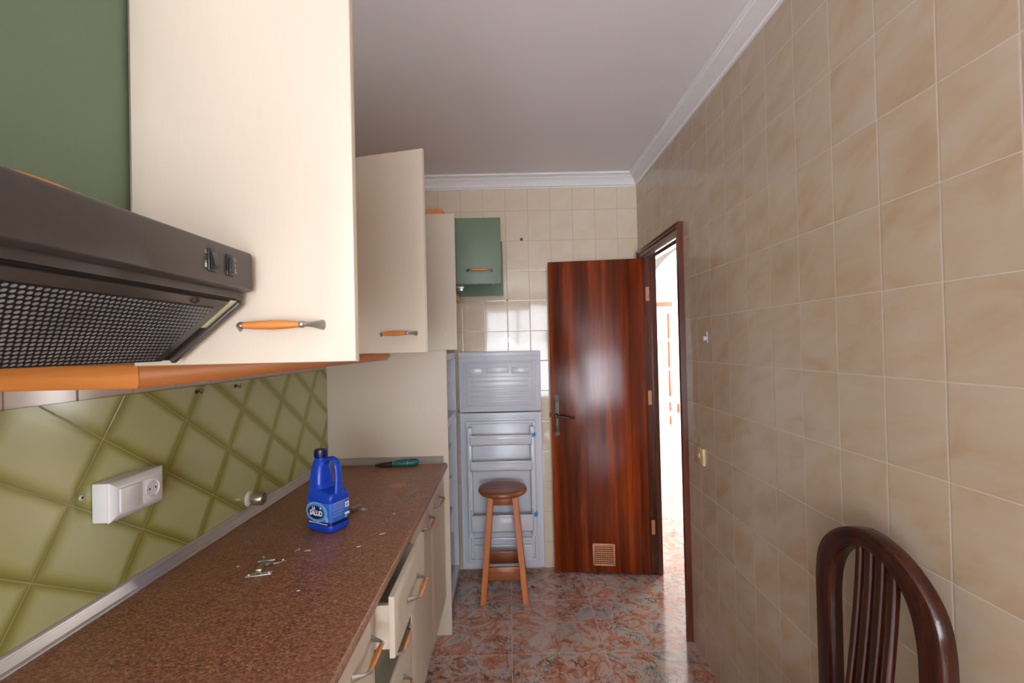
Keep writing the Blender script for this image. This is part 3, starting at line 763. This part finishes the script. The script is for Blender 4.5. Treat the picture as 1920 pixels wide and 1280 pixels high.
for (z, hh) in ((.850, .062), (.690, .060), (.310, .105)):
    m = MB(); a, b = -.262, .128; y0, y1 = 2.845, 2.923
    m.box(a, b, y0, y1, z, z+.004, .001); m.box(a, b, y0, y0+.004, z, z+hh, .001)
    m.box(a, a+.004, y0, y1, z, z+hh*1.25, .001); m.box(b-.004, b, y0, y1, z, z+hh*1.25, .001)
    m.box(a-.002, b+.002, y0-.004, y0+.001, z+hh-.014, z+hh, .002)
    m.build('door_tray', M_clear, fd, world=L)
for (x, z) in ((.140, .905), (.142, .405)):
    m = MB(); m.prism([(x-.010, z-.012), (x+.006, z-.014), (x+.016, z+.004), (x+.006, z+.020), (x-.002, z+.010), (x-.012, z+.012)], 'xz', 2.866, 2.8715)
    m.build('tape_scrap', M_bluetape, fd, world=L)
m = MB(); m.box(-.352, -.312, 2.94, 2.986, 1.0402, 1.0458, .001); m.build('hinge', M_gasket, fr, world=L)
# grey board between the fridge and the back wall
# ------------------------------------------------------------------ stool
SX, SY = -.060, 2.722
st = thing('wooden_stool', (SX, SY, 0), 'round honey-coloured wooden stool in front of the fridge', 'stool')
m = MB(); m.lathe([(.132, .598), (.140, .602), (.1455, .612), (.1455, .618), (.140, .628), (.132, .631), (.10, .6315), (.001, .6315)], (0, 0, 0), 'z', 56)
m.build('seat', M_stool_top, st)
def leg(px_, py_, qx, qy, s=.0175):
    m = MB(); rr = []
    for (x, y, z) in ((px_, py_, 0), (qx, qy, .598)):
        rr.append([(x-s, y-s, z), (x+s, y-s, z), (x+s, y+s, z), (x-s, y+s, z)])
    m.rings(rr, True, False); return m
for sx in (-1, 1):
    for sy in (-1, 1):
        leg(sx*.121, sy*.114, sx*.070, sy*.066).build('leg', M_stool, st, bevel=.003)
def at(z, a, b): return a+(b-a)*z/.598
for z, hh in ((.165, .075), (.545, .053)):
    zc = z
    ex = at(zc, .121, .070); ey = at(zc, .114, .066)
    if z < .3:
        for s in (-1, 1):
            m = MB(); m.box(-ex+.0175, ex-.0175, s*ey-.009, s*ey+.009, zc-hh/2, zc+hh/2, .002); m.build('rail', M_stool_top, st)
        zc2 = z+.085
        ex2 = at(zc2, .121, .070)
        ey2 = at(zc2, .114, .066)
        for s in (-1, 1):
            m = MB(); m.box(s*ex2-.009, s*ex2+.009, -ey2+.0175, ey2-.0175, zc2-hh/2, zc2+hh/2, .002); m.build('rail', M_stool_top, st)
    else:
        for s in (-1, 1):
            m = MB(); m.box(-ex+.0175, ex-.0175, s*ey-.009, s*ey+.009, .545, .598, .002); m.build('rail', M_stool_top, st)
            m = MB(); m.box(s*ex-.009, s*ex+.009, -ey+.0175, ey-.0175, .545, .598, .002); m.build('rail', M_stool_top, st)

# ------------------------------------------------------------------ chair with arched back
CY = 1.008
ch = thing('dining_chair', (.56, CY, 0), 'dark brown wooden chair with an arched slatted back against the tiled wall', 'chair')
W0 = (.56, CY, 0)
def backx(z):     # the back leans towards the wall as it rises
    return .78
outer = [(-.1745, 0), (-.1745, .30), (-.1745, .50), (-.1745, .66), (-.1745, .76), (-.1745, .81), (-.1743, .848), (-.172, .885), (-.165, .925), (-.150, .958), (-.126, .986), (-.096, 1.010), (-.062, 1.027), (-.025, 1.037)]
outer = outer+[(0.008, 1.039)]+[(-a, b) for a, b in reversed(outer)]
inner = [(-.125, 0), (-.124, .30), (-.122, .50), (-.1212, .66), (-.1207, .76), (-.1203, .81), (-.1195, .845), (-.116, .875), (-.108, .912), (-.095, .942), (-.078, .964), (-.056, .982), (-.030, .993), (-.012, .997)]
inner = inner+[(0.0, .998)]+[(-a, b) for a, b in reversed(inner)]
def resample(pts, k=5):
    out = []
    for a in range(len(pts)-1):
        p0 = Vector(pts[max(a-1, 0)]); p1 = Vector(pts[a]); p2 = Vector(pts[a+1]); p3 = Vector(pts[min(a+2, len(pts)-1)])
        if a == 0: p0 = p1-(p2-p1)
        for q in range(k):
            t_ = q/k
            out.append(.5*((2*p1)+(p2-p0)*t_+(2*p0-5*p1+4*p2-p3)*t_*t_+(3*p1-p0-3*p2+p3)*t_**3))
    return out+[Vector(pts[-1])]
m = MB(); rr = []
for (o_, i_) in zip(resample(outer[1:-1], 4), resample(inner[1:-1], 4)):
    ring = []
    for x, t_ in ((.784, 0), (.7805, .06), (.779, .14), (.779, .86), (.7805, .94), (.784, 1), (.811, 1), (.8135, .95), (.8135, .05), (.811, 0)):
        q = i_.lerp(o_, t_); ring.append(Vector((x, CY+q.x, q.y)))
    rr.append(ring)
for sgn in (0, -1):
    ring = []
    for v in rr[sgn]: ring.append(Vector((v.x, CY+(v.y-CY)*1.0, 0.0)))
    rr = [ring]+rr if sgn == 0 else rr+[ring]
m.rings(rr, True, True)
m.build('back_frame', M_chair, ch, world=W0, sharp=False)
for k, y0_ in enumerate((1.033, 1.0025, .972, .9415)):
    m = MB(); rr = []
    for i in range(19):
        z = .475+i*(1.004-.475)/18
        u = (1.0-z)/.36
        x = .788-.040*(max(0, u)**1.35 if u < 1.0 else 1.0+.35*(u-1)-.9*(u-1)**2)
        a = .0090; b = .0070
        rr.append([Vector((x-b, y0_-a*.6, z)), Vector((x-b, y0_+a*.6, z)), Vector((x-b*.3, y0_+a, z)), Vector((x+b, y0_+a, z)), Vector((x+b, y0_-a, z)), Vector((x-b*.3, y0_-a, z))])
    m.rings(rr, True, False); m.build('slat', M_chair, ch, world=W0)
m = MB(); m.box(.775, .81, CY-.122, CY+.122, .44, .50, .004); m.build('back_rail', M_chair, ch, world=W0)
m = MB(); m.prism([(.37, CY-.215), (.40, CY-.222), (.775, CY-.175), (.775, CY+.175), (.40, CY+.222), (.37, CY+.215)], 'xy', .44, .485); m.build('seat', M_chair, ch, world=W0, bevel=.012)
for s in (-1, 1):
    m = MB(); m.box(.385, .42, CY+s*.19-.018, CY+s*.19+.018, 0, .44, .004); m.build('leg', M_chair, ch, world=W0)
    m = MB(); m.box(.42, .78, CY+s*.165-.010, CY+s*.165+.010, .375, .439, .003); m.build('seat_rail', M_chair, ch, world=W0)
m = MB(); m.box(.392, .412, CY-.172, CY+.172, .375, .439, .003); m.build('seat_rail', M_chair, ch, world=W0)

# ------------------------------------------------------------------ blue bleach bottle
BX, BYY = -.614, 1.518; BR = math.radians(-27)
bt = thing('bleach_bottle', (BX, BYY, WZ), 'blue plastic bleach bottle with navy cap on the worktop', 'bottle', rot=BR); bt.scale = (1.07, 1.07, 1.0)
def sring(hx, hy, cy, z, n=5.0, seg=48, cxo=0.0):
    out = []
    for k in range(seg):
        a = 2*PI*k/seg; c_, s_ = math.cos(a), math.sin(a)
        r = (abs(c_)**n+abs(s_)**n)**(-1/n)
        out.append(Vector((cxo+hx*r*c_, cy+hy*r*s_, z)))
    return out
BH, BD = .055, .040
m = MB()
spec = [(.046, .032, 0, 0, 5), (.052, .037, 0, .004, 6), (BH, BD, 0, .010, 7), (BH, BD, 0, .020, 7), (BH-.001, BD-.001, 0, .024, 7), (BH-.001, BD-.001, 0, .098, 7), (BH, BD, 0, .102, 7), (BH, BD, 0, .112, 7),
        (.0545, .0385, 0, .119, 6.5), (.052, .0370, -.0015, .125, 6), (.0430, .0355, -.0105, .130, 5), (.0310, .0345, -.0225, .136, 4), (.0270, .0335, -.0262, .150, 3.6), (.0262, .0315, -.0265, .170, 3.2), (.0250, .029, -.0270, .190, 3), (.0228, .0255, -.0275, .208, 2.6), (.0200, .0205, -.028, .222, 2.2), (.0178, .0178, -.028, .232, 2), (.0165, .0165, -.028, .240, 2)]
m.rings([sring(a, b, 0, z, n, 48, c) for a, b, c, z, n in spec], True, True)
hp = [(-.016, 0, .206), (-.006, 0, .220), (.006, 0, .229), (.020, 0, .232), (.033, 0, .227), (.042, 0, .213), (.0455, 0, .194), (.0465, 0, .170), (.0470, 0, .145), (.0475, 0, .114)]
m.tube(hp, [(.009, .013), (.0078, .013), (.0072, .0125), (.0070, .0125), (.0070, .0125), (.0070, .0125), (.0070, .0125), (.0072, .013), (.0080, .015), (.0085, .018)], 16, up=(0, 1, 0))
body = m.build('bottle_body', M_bottle, bt)
rm = body.modifiers.new('blend', 'REMESH'); rm.mode = 'VOXEL'; rm.voxel_size = .0016; rm.use_smooth_shade = True
sm = body.modifiers.new('soften', 'SMOOTH'); sm.factor = .5; sm.iterations = 6
m = MB(); m.lathe([(.0185, .231), (.0195, .233), (.0195, .252), (.0185, .2575), (.015, .259), (.001, .2592)], (-.028, 0, 0), 'z', 40)
for k in range(30):
    a = 2*PI*k/30; m.box(.0193, .0201, -.0009, .0009, .234, .252, mat=Matrix.Translation((-.028, 0, 0)) @ Matrix.Rotation(a, 4, 'Z'))
m.build('cap', M_cap, bt)
# wrap-around label: thin sleeve
m = MB(); rr = [sring(BH-.0002, BD-.0002, 0, z, 7, 72) for z in (.0255, .0965)]
m.rings(rr, False, True); m.build('label', M_lab, bt)
m = MB(); rr = [sring(BH+.0001, BD+.0001, 0, z, 7, 72) for z in (.0255, .0365)]
m.rings(rr, False, True); m.build('label_band', M_labnavy, bt)
def disc(mb, rx, rz, cx_, cz_, y, n=40):
    mb.quad([(cx_+rx*math.cos(2*PI*k/n), y, cz_+rz*math.sin(2*PI*k/n)) for k in range(n)])
yl = -(BD+.0002)
m = MB(); m.use(M_lablav); disc(m, .0455, .0320, -.004, .0655, yl)
m.use(M_labcyan); disc(m, .0405, .0285, -.005, .0650, yl-.0002)
m.use(M_lab); disc(m, .0375, .0255, -.006, .0640, yl-.0003)
m.use(M_labcyan); disc(m, .0360, .0235, -.0065, .0637, yl-.0004)
m.use(M_labnavy); disc(m, .0340, .0212, -.007, .0640, yl-.0005)
m.use(M_lablav); m.box(-.022, .026, yl-.0004, yl-.0002, .0385, .0396)
m.use(M_labwhite)   # glint
m.prism([(.014, .0855), (.0155, .081), (.020, .0795), (.0155, .078), (.014, .0735), (.0125, .078), (.008, .0795), (.0125, .081)], 'xz', yl-.0010, yl-.0008)
m.use(M_lablav); disc(m, .0075, .0085, .039, .046, yl-.0002, 20)
m.build('logo', None, bt)
def text(txt, size, parent, loc, rot, mat, sx=1.0, shear=0.0, bold=0.0, name='lettering', ext=.0002):
    cu = bpy.data.curves.new('t', 'FONT'); cu.body = txt; cu.size = size; cu.extrude = ext; cu.shear = shear; cu.offset = bold
    cu.align_x = 'CENTER'; cu.align_y = 'CENTER'
    to = bpy.data.objects.new('t', cu); SC.collection.objects.link(to)
    dg = bpy.context.evaluated_depsgraph_get(); me = bpy.data.meshes.new_from_object(to.evaluated_get(dg))
    bpy.data.objects.remove(to); me.name = name
    for v in me.vertices: v.co.x *= sx
    me.materials.clear(); me.materials.append(mat)
    o = bpy.data.objects.new(name, me); SC.collection.objects.link(o); o.parent = parent; o.location = loc; o.rotation_euler = rot
    return o
text('LA', .0140, bt, (-.016, yl-.0010, .0768), (PI/2, 0, 0), M_labwhite, .85, .15, .0006)
text('SALUD', .0225, bt, (-.006, yl-.0010, .0615), (PI/2, 0, 0), M_labwhite, .78, .15, .0010)
text('DESINFECTANTE DEL HOGAR', .0058, bt, (.002, yl-.0006, .0308), (PI/2, 0, 0), M_labwhite, 1.02, 0, .0001)
# small print on the side panel of the label
xl_ = BH+.0003
m = MB(); m.use(M_lablav)
for k in range(17):
    z = .0925-k*.0026
    if k in (9, 13): continue
    y1 = .012 if k < 12 else (.002 if k % 2 else .008)
    y0 = -.031
    y = y0
    while y < y1:
        w_ = random.uniform(.002, .006); m.box(xl_, xl_+.0001, y, min(y+w_, y1), z, z+.0012); y += w_+.0009
m.use(M_labwhite); m.box(xl_, xl_+.0001, -.031, .031, .0955, .0965)
m.box(xl_, xl_+.0001, .0155, .0315, .070, .088); m.box(xl_, xl_+.0001, .014, .032, .046, .054)
m.use(M_labnavy); m.prism([(.0235, .086), (.030, .079), (.0235, .072), (.017, .079)], 'yz', xl_+.0001, xl_+.0002)
m.use(M_labwhite); m.prism([(.0235, .0845), (.0285, .079), (.0235, .0735), (.0185, .079)], 'yz', xl_+.0002, xl_+.0003)
m.use(M_labnavy); m.box(xl_+.0003, xl_+.0004, .0215, .0255, .0765, .0805)
m.use(M_labyel); m.box(xl_, xl_+.0001, .016, .023, .037, .043)
m.build('small_print', None, bt)

# ------------------------------------------------------------------ small things on the worktop
def cabinet_hinge(loc, rot, label, first=None):
    t = thing('loose_hinge', loc, label, 'hinge', 'loose cabinet hinges on the worktop', rot=rot)
    if first is None:
        m = MB(); m.box(-.031, .031, -.009, .009, .0002, .0018, .0005)
        for s in (-1, 1): m.lathe([(.0035, .0018), (.003, .0035), (.001, .004)], (s*.024, 0, 0), 'z', 12)
        m.build('mounting_plate', M_steel, t)
        m = MB(); m.box(-.0075, .0065, -.004, .040, .0045, .0150, .001); m.prism([(-.0075, .0018), (-.0075, .0045), (-.0060, .0045), (-.0060, .0018)], 'xz', -.004, .036); m.prism([(.005, .0018), (.005, .0045), (.0065, .0045), (.0065, .0018)], 'xz', -.004, .036)
        m.build('hinge_arm', M_nickel, t)
        m = MB(); m.lathe([(.0165, .0025), (.0175, .0035), (.0175, .0110), (.0150, .0115), (.0145, .0040)], (.004, .058, 0), 'z', 24)
        m.box(-.018, .026, .052, .064, .0100, .0125, .0005)
        m.build('hinge_cup', M_pewter, t)
    else:
        for chd in first.children:
            c2 = chd.copy(); SC.collection.objects.link(c2); c2.parent = t
    return t
h1 = cabinet_hinge((-.676, 1.212, WZ), math.radians(14), 'metal cabinet hinge lying loose on the worktop in front of the bottle')
h2 = cabinet_hinge((-.568, 1.690, WZ), math.radians(150), 'small metal hinge lying behind the blue bottle', h1)
def screw(loc, rot, label, L_=.016):
    m = MB(); m.lathe([(.0004, -L_), (.0012, -L_+.003), (.0014, -.003), (.0032, -.0012), (.0032, -.0002), (.001, 0)], (0, 0, .0034), 'x', 12)
    o = m.build('loose_screw', M_steel, loc=loc, rot=rot); return tag(o, label, 'screw', 'loose screws on the worktop')
screw((-.634, 1.352, WZ), 1.0, 'loose screw beside the hinge, right of it, nearest the bottle')
screw((-.598, 1.342, WZ), .2, 'loose screw lying alone just below the blue bottle')
screw((-.714, 1.305, WZ), 2.2, 'loose screw left of the hinge arm')
screw((-.649, 1.285, WZ), 2.6, 'loose screw right of the hinge arm')
screw((-.757, 1.253, WZ), 2.9, 'loose screw lying farthest left on the worktop', .010)
m = MB(); m.tube([(-.668, 1.268, WZ+.002), (-.655, 1.272, WZ+.002), (-.641, 1.284, WZ+.002), (-.636, 1.296, WZ+.003)], .0017, 10)
tag(m.build('bent_pin', M_nickel), 'bent metal pin beside the loose hinge', 'pin')
def chip(loc, r, label, mat=M_chalk, a=0.0, sy=.45):
    m = MB(); n = 7
    rs = [r*random.uniform(.6, 1.1) for _ in range(n)]
    A = [[(rs[k]*math.cos(2*PI*k/n)*q, rs[k]*math.sin(2*PI*k/n)*sy*q, h) for k in range(n)] for q, h in ((1, .0002), (.75, .0016))]
    m.rings(A, True, False); o = m.build('debris_flake', mat, loc=loc, rot=a); return tag(o, label, 'debris', 'crumbs and flakes on the worktop')
chip((-.466, 1.365, WZ), .008, 'white flake on the worktop in the middle, right of the hinge', a=.3)
chip((-.418, 1.455, WZ), .011, 'thin white flake near the worktop front edge', a=.5, sy=.3)
chip((-.531, 1.124, WZ), .006, 'tiny pale flake in front of the loose hinge', a=.1)
chip((-.700, 1.62, WZ), .006, 'tiny pale crumb left of the blue bottle', a=.1)
chip((-.735, 1.60, WZ), .005, 'brown crumb beside the grey metal strip', M_brownspot, .2)
chip((-.425, 1.63, WZ), .006, 'pale crumb right of the blue bottle', a=.2)

# pliers
pl = thing('pliers', (-.575, 2.286, WZ), 'rusty pliers with teal plastic grips beside the metal strip', 'pliers', rot=math.radians(9)); pl.scale = (1.0, 1.15, 1.4)
m = MB()
for s in (-1, 1):
    m.tube([(-.012, s*.004, .008), (-.035, s*.008, .008), (-.060, s*.007, .008), (-.085, s*.004, .0075), (-.108, s*.0018, .007)], [(.006, .006), (.009, .0065), (.008, .006), (.006, .005), (.002, .003)], 10)
m.lathe([(.010, .0015), (.011, .003), (.011, .014), (.007, .0165)], (-.030, 0, 0), 'z', 20)
m.build('jaws', M_rust, pl)
for s in (-1, 1):
    m = MB(); m.tube([(-.020, s*.005, .009), (.00, s*.010, .010), (.030, s*.015, .011), (.062, s*.017, .011), (.090, s*.014, .011), (.104, s*.009, .011)], [(.006, .006), (.0078, .008), (.0072, .0085), (.0074, .009), (.0075, .0095), (.004, .005)], 14)
    m.use(M_teal); o = m.build('grip', M_teal, pl)
    m = MB(); m.tube([(-.022, s*.0045, .009), (-.019, s*.0052, .009)], [(.0082, .0082), (.0084, .0084)], 14)
    m.build('grip_band', M_tealpale, o)
    m = MB(); m.tube([(.050, s*.0165, .011), (.053, s*.0167, .011)], [(.0078, .0092), (.0078, .0092)], 14)
    m.build('grip_band', M_tealpale, o)

# ------------------------------------------------------------------ on the green splash-back
def WX(y): return XL(y)+BT
SL_ = (WX(1.12), 1.12, 1.13)
so = thing('socket_box', SL_, 'white surface box with a rocker switch and power socket on green tiles', 'socket')
y0, y1, z0, z1 = 1.040, 1.199, 1.087, 1.177; xw = WX(1.12)+.0002; XO = .047
m = MB(); m.box(xw-.0004, xw+.034, y0, y1, z0, z1, .003); m.build('back_box', M_white, so, world=SL_)
m = MB()
def rx(x, i): return [Vector((x, y0+i, z0+i)), Vector((x, y1-i, z0+i)), Vector((x, y1-i, z1-i)), Vector((x, y0+i, z1-i))]
m.rings([rx(xw+.0345, -.0005), rx(xw+.038, -.0005), rx(xw+.0405, .001), rx(xw+XO, .012), rx(xw+XO+.0005, .014)], True, False)
m.build('cover_frame', M_white, so, world=SL_, bevel=.0007)
m = MB(); m.box(xw+XO, xw+XO+.0045, y0+.018, y0+.073, z0+.018, z1-.018, .0012); m.build('rocker', M_white, so, world=SL_)
m = MB(); cyy, czz = y1-.045, (z0+z1)/2
m.box(xw+XO, xw+XO+.0018, y1-.073, y1-.018, z0+.018, z1-.018, .0008)
m.lathe([(.0215, XO+.0018), (.0225, XO+.0035), (.0205, XO+.0038), (.0195, XO+.0020), (.001, XO+.0019)], (xw, cyy, czz), 'x', 36)
m.build('socket_plate', M_white, so, world=SL_)
m = MB(); m.use(M_steel)
for s in (-1, 1): m.box(xw+XO+.0019, xw+XO+.004, cyy-.0025, cyy+.0025, czz+s*.0185-.002, czz+s*.0185+.002, .0005)
m.use(M_black)
for s in (-1, 1): m.lathe([(.0026, XO+.0019), (.0024, XO+.0026)], (xw, cyy+s*.0095, czz), 'x', 12)
m.build('contacts', None, so, world=SL_)
yp = 1.018
m = MB(); m.use(M_chalk).lathe([(.0062, -.001), (.0062, .0015), (.0032, .002)], (WX(yp), yp, 1.154), 'x', 16); m.use(M_dark).lathe([(.0030, .0018), (.0028, .0023)], (WX(yp), yp, 1.154), 'x', 12)
tag(m.build('wall_plug', None), 'small white wall plug left of the socket box', 'wall plug')
pp = (WX(1.645), 1.645, .9415)
tp = thing('pipe_stub', pp, 'open metal water pipe stub sticking out of green tiles', 'pipe')
m = MB(); m.lathe([(.030, -.001), (.027, .002), (.020, .006), (.014, .007)], pp, 'x', 7); m.build('filler_patch', M_chalk, tp, world=pp)
m = MB(); x = pp[0]
for prof in ([(.012, .004), (.013, .012), (.0215, .016), (.0240, .022), (.0240, .050), (.0215, .054), (.0185, .054), (.0175, .040), (.001, .038)],):
    m.lathe(prof, (pp[0], pp[1], pp[2]), 'x', 28)
m.build('fitting', M_nickel, tp, world=pp)
for y, lb in ((1.384, 'small dark hook on green tiles, the one nearer the hood'), (1.575, 'small dark hook on green tiles, the one nearer the fridge')):
    m = MB(); x = WX(y); m.tube([(x-.001, y, 1.353), (x+.012, y, 1.352), (x+.016, y, 1.346), (x+.020, y, 1.350), (x+.021, y, 1.360)], .0017, 8)
    m.box(x-.0005, x+.002, y-.006, y+.006, 1.346, 1.358, .0008)
    tag(m.build('wall_hook', M_bronze), lb, 'hook', 'hooks above the worktop')

# ------------------------------------------------------------------ on the right wall
ls = (XR, 2.088, .945)
sw = thing('light_switch', ls, 'ivory light switch on the tiled wall beside the doorway', 'switch')
m = MB(); m.box(XR-.011, XR+.001, 2.046, 2.130, .906, .984, .003); m.build('plate', M_ivory, sw, world=ls)
m = MB(); m.prism([(XR-.0105, .958), (XR-.018, .956), (XR-.0135, .938), (XR-.0105, .936)], 'xz', 2.080, 2.096); m.build('toggle', M_ivory, sw, world=ls)
m = MB(); c = (XR, 2.005, 1.485)
m.box(XR-.002, XR+.001, 1.990, 2.016, 1.465, 1.512, .001); m.lathe([(.010, 0), (.009, -.006), (.012, -.012), (.009, -.015)], (XR, 2.003, 1.483), 'x', 16)
tag(m.build('adhesive_hook', M_hookclear), 'milky plastic stick-on hook on the wall above the light switch', 'hook')

# ------------------------------------------------------------------ back wall marks and floor scrap
for (x, z, r, lb) in ((.096, 2.176, .011, 'brown fixing mark high on the back wall tiles beside the green doors'), (-.008, 1.772, .006, 'tiny dark fixing mark on the back wall above the fridge')):
    m = MB(); m.lathe([(r, 0), (r*.8, -.003), (r*.3, -.006)], (x, YB, z), 'y', 7)
    tag(m.build('wall_plug', M_brownspot), lb, 'wall plug')
m = MB(); m.tube([(0, 0, .003), (.010, .002, .006), (.022, -.002, .004), (.030, .001, .002)], [(.003, .002), (.008, .003), (.007, .003), (.002, .001)], 8)
tag(m.build('dry_leaf', M_redleaf, loc=(.095, 2.778, .0005), rot=-.4), 'dark red dry leaf on the floor right of the stool', 'leaf')
